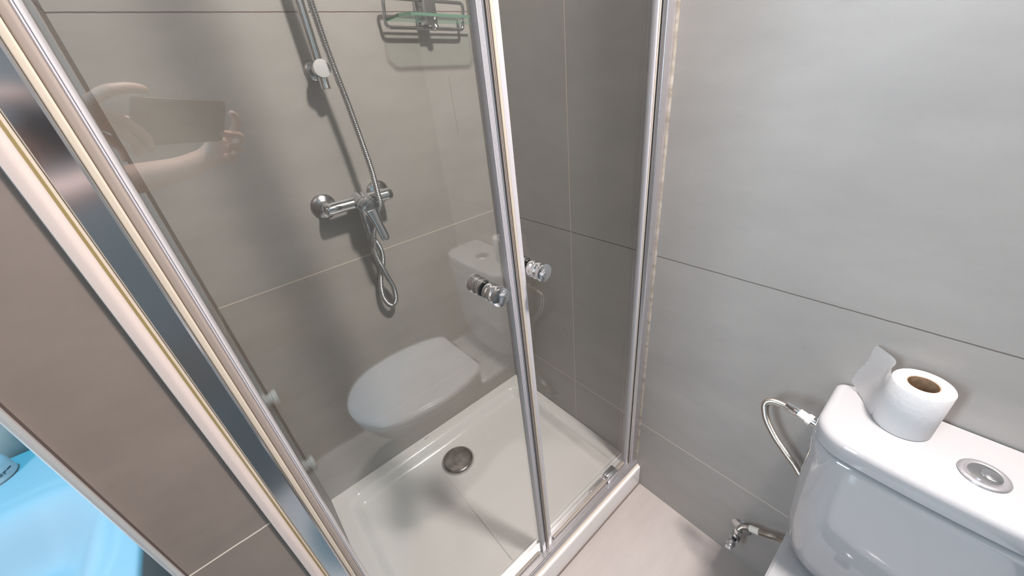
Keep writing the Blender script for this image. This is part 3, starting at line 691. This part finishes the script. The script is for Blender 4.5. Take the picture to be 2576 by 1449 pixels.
# ------------------------------------------------------------------ phone and the hands holding it
def C2W(a, b_, f): return CAM + RV * (a / 100) + UV_ * (b_ / 100) + FV * (f / 100)
ph = thing('phone', 'dark phone held sideways in front of the shower glass', 'phone', C2W(4, -1, -.9))
b = NB(); o = rrect(-5.1, 13.0, -5.2, 3.3, 1.1, 8)
def in_phone(k, f): return [C2W(3.95 + (x - 3.95) * k, -.95 + (y + .95) * k, f) for x, y in o]
loft(b, [in_phone(.985, -1.15), in_phone(1, -1.02), in_phone(1, -.45), in_phone(.985, -.33)])
pb = part('phone_case', b, M_PHONE, ph)
b = NB(); o2 = rrect(-4.7, 12.6, -4.8, 2.9, .8, 8); loft(b, [[C2W(x, y, -1.155) for x, y in o2], [C2W(x, y, -1.17) for x, y in o2]])
part('screen', b, mat('phone_screen', (.02, .02, .025), .08), ph)
b = NB()
for (a_, c_) in ((-2.6, .2), (-2.6, -2.0)): lathe(b, [(0, 0), (.0065, 0), (.0060, .0012), (0, .0012)], C2W(a_, c_, -.33), FV, 28)
part('camera_lenses', b, mat('lens_glass', (.01, .01, .012), .05), pb)
def skinned(name, chains, material, parent=None):
    """chains: lists of ((x, y, z) world, radius); every chain after the first starts on an existing vertex index"""
    me = bpy.data.meshes.new(name); vs = []; es = []; rad = []
    for start, pts in chains:
        prev = start
        for p, r in pts:
            vs.append(p); rad.append(r); i = len(vs) - 1
            if prev is not None: es.append((prev, i))
            prev = i
    off = wloc(parent) if parent else V(0, 0, 0)
    me.from_pydata([v - off for v in vs], es, []); me.materials.append(material)
    o = bpy.data.objects.new(name, me); col.objects.link(o)
    if parent: o.parent = parent
    s = o.modifiers.new('skin', 'SKIN'); s.use_smooth_shade = True; s.branch_smoothing = .6
    for i, r in enumerate(rad): me.skin_vertices[0].data[i].radius = (r, r)
    for i, (st, _) in enumerate(chains):
        if st is None: me.skin_vertices[0].data[sum(len(c[1]) for c in chains[:i])].use_root = True
    u = o.modifiers.new('sub', 'SUBSURF'); u.levels = 2; u.render_levels = 2
    return o
def c(a, b_, f, r): return (C2W(a, b_, f), r / 100)
chains = []
# left hand: 0 elbow side, 1 forearm, 2 wrist, 3 palm, 4 knuckle centre
chains.append((None, [c(-24, -14, -24, 4.2), c(-19, -8, -14, 3.3), c(-15.5, -3.2, -5.5, 2.5), c(-13.6, -1.2, -2.6, 2.5), c(-11.8, -.3, -1.2, 2.1)]))
chains.append((4, [c(-10.6, 2.5, -.7, 1.05), c(-8.6, 4.1, -.5, .95), c(-5.6, 4.75, -.5, .85), c(-3.6, 4.65, -.5, .78), c(-2.5, 4.35, -.5, .62)]))
chains.append((4, [c(-9.9, .9, -.2, 1.0), c(-6.7, -.6, .25, .92), c(-4.0, -2.9, .55, .85), c(-3.0, -5.2, .30, .78), c(-2.8, -6.3, -.1, .60)]))
chains.append((4, [c(-10.4, -.9, -.2, 1.0), c(-7.8, -2.0, .2, .90), c(-5.6, -4.0, .45, .82), c(-4.9, -6.0, .20, .75), c(-4.8, -7.0, -.2, .58)]))
chains.append((4, [c(-11.0, -2.6, -.4, .9), c(-9.0, -3.6, .0, .80), c(-7.4, -5.2, .2, .72), c(-6.9, -6.8, .0, .65), c(-6.9, -7.6, -.4, .50)]))
chains.append((3, [c(-11.0, -2.8, -3.0, 1.2), c(-8.0, -2.4, -3.0, 1.0), c(-5.0, -1.6, -2.5, .9), c(-3.6, -1.2, -2.3, .65)]))
nb = sum(len(c_[1]) for c_ in chains)
chains.append((None, [c(-12, -21, -15, 4.0), c(-3, -17, -9, 3.3), c(8, -13.0, -4.5, 2.6), c(12.6, -10.6, -3.4, 2.5), c(14.6, -8.0, -2.9, 2.3)]))
r0 = nb + 4
chains.append((r0, [c(16.8, -5.4, -2.2, 1.0), c(17.3, -2.4, -1.4, .92), c(16.2, -.2, -.9, .85), c(14.6, .9, -.8, .68)]))
chains.append((r0, [c(17.0, -6.6, -1.6, 1.0), c(17.6, -4.6, -.2, .92), c(15.6, -3.5, .55, .85), c(12.9, -3.2, .45, .78), c(11.4, -3.2, .35, .60)]))
chains.append((r0, [c(16.6, -8.2, -1.4, 1.0), c(17.0, -7.2, -.1, .88), c(15.0, -6.3, .50, .80), c(13.0, -6.0, .40, .62)]))
chains.append((r0, [c(15.6, -9.9, -1.4, .9), c(15.8, -9.4, -.2, .78), c(14.2, -8.6, .20, .70), c(12.9, -8.2, .1, .52)]))
chains.append((r0, [c(14.2, -5.8, -3.6, 1.2), c(12.4, -3.2, -2.9, 1.0), c(10.4, -1.8, -2.4, .85), c(9.4, -1.3, -2.2, .62)]))
pe = thing('person', 'bare hands of a person holding a dark phone sideways, mirrored in the glass', 'person', C2W(3, -10, -8))
skinned('body', chains, M_SKIN, pe)
for nm, A, B in (('sleeve', (-25, -15.5, -26), (-20.5, -9.8, -17)), ('sleeve', (-14, -22, -17), (-5.5, -18, -10.5))):
    a_, b2 = C2W(*A), C2W(*B); d = (b2 - a_); Ls = d.length
    part(nm, lathe(NB(), [(.046, 0), (.050, 0), (.047, Ls * .6), (.038, Ls), (.035, Ls), (.043, Ls * .5)], a_, d, 32, True), M_SLEEVE, pe)
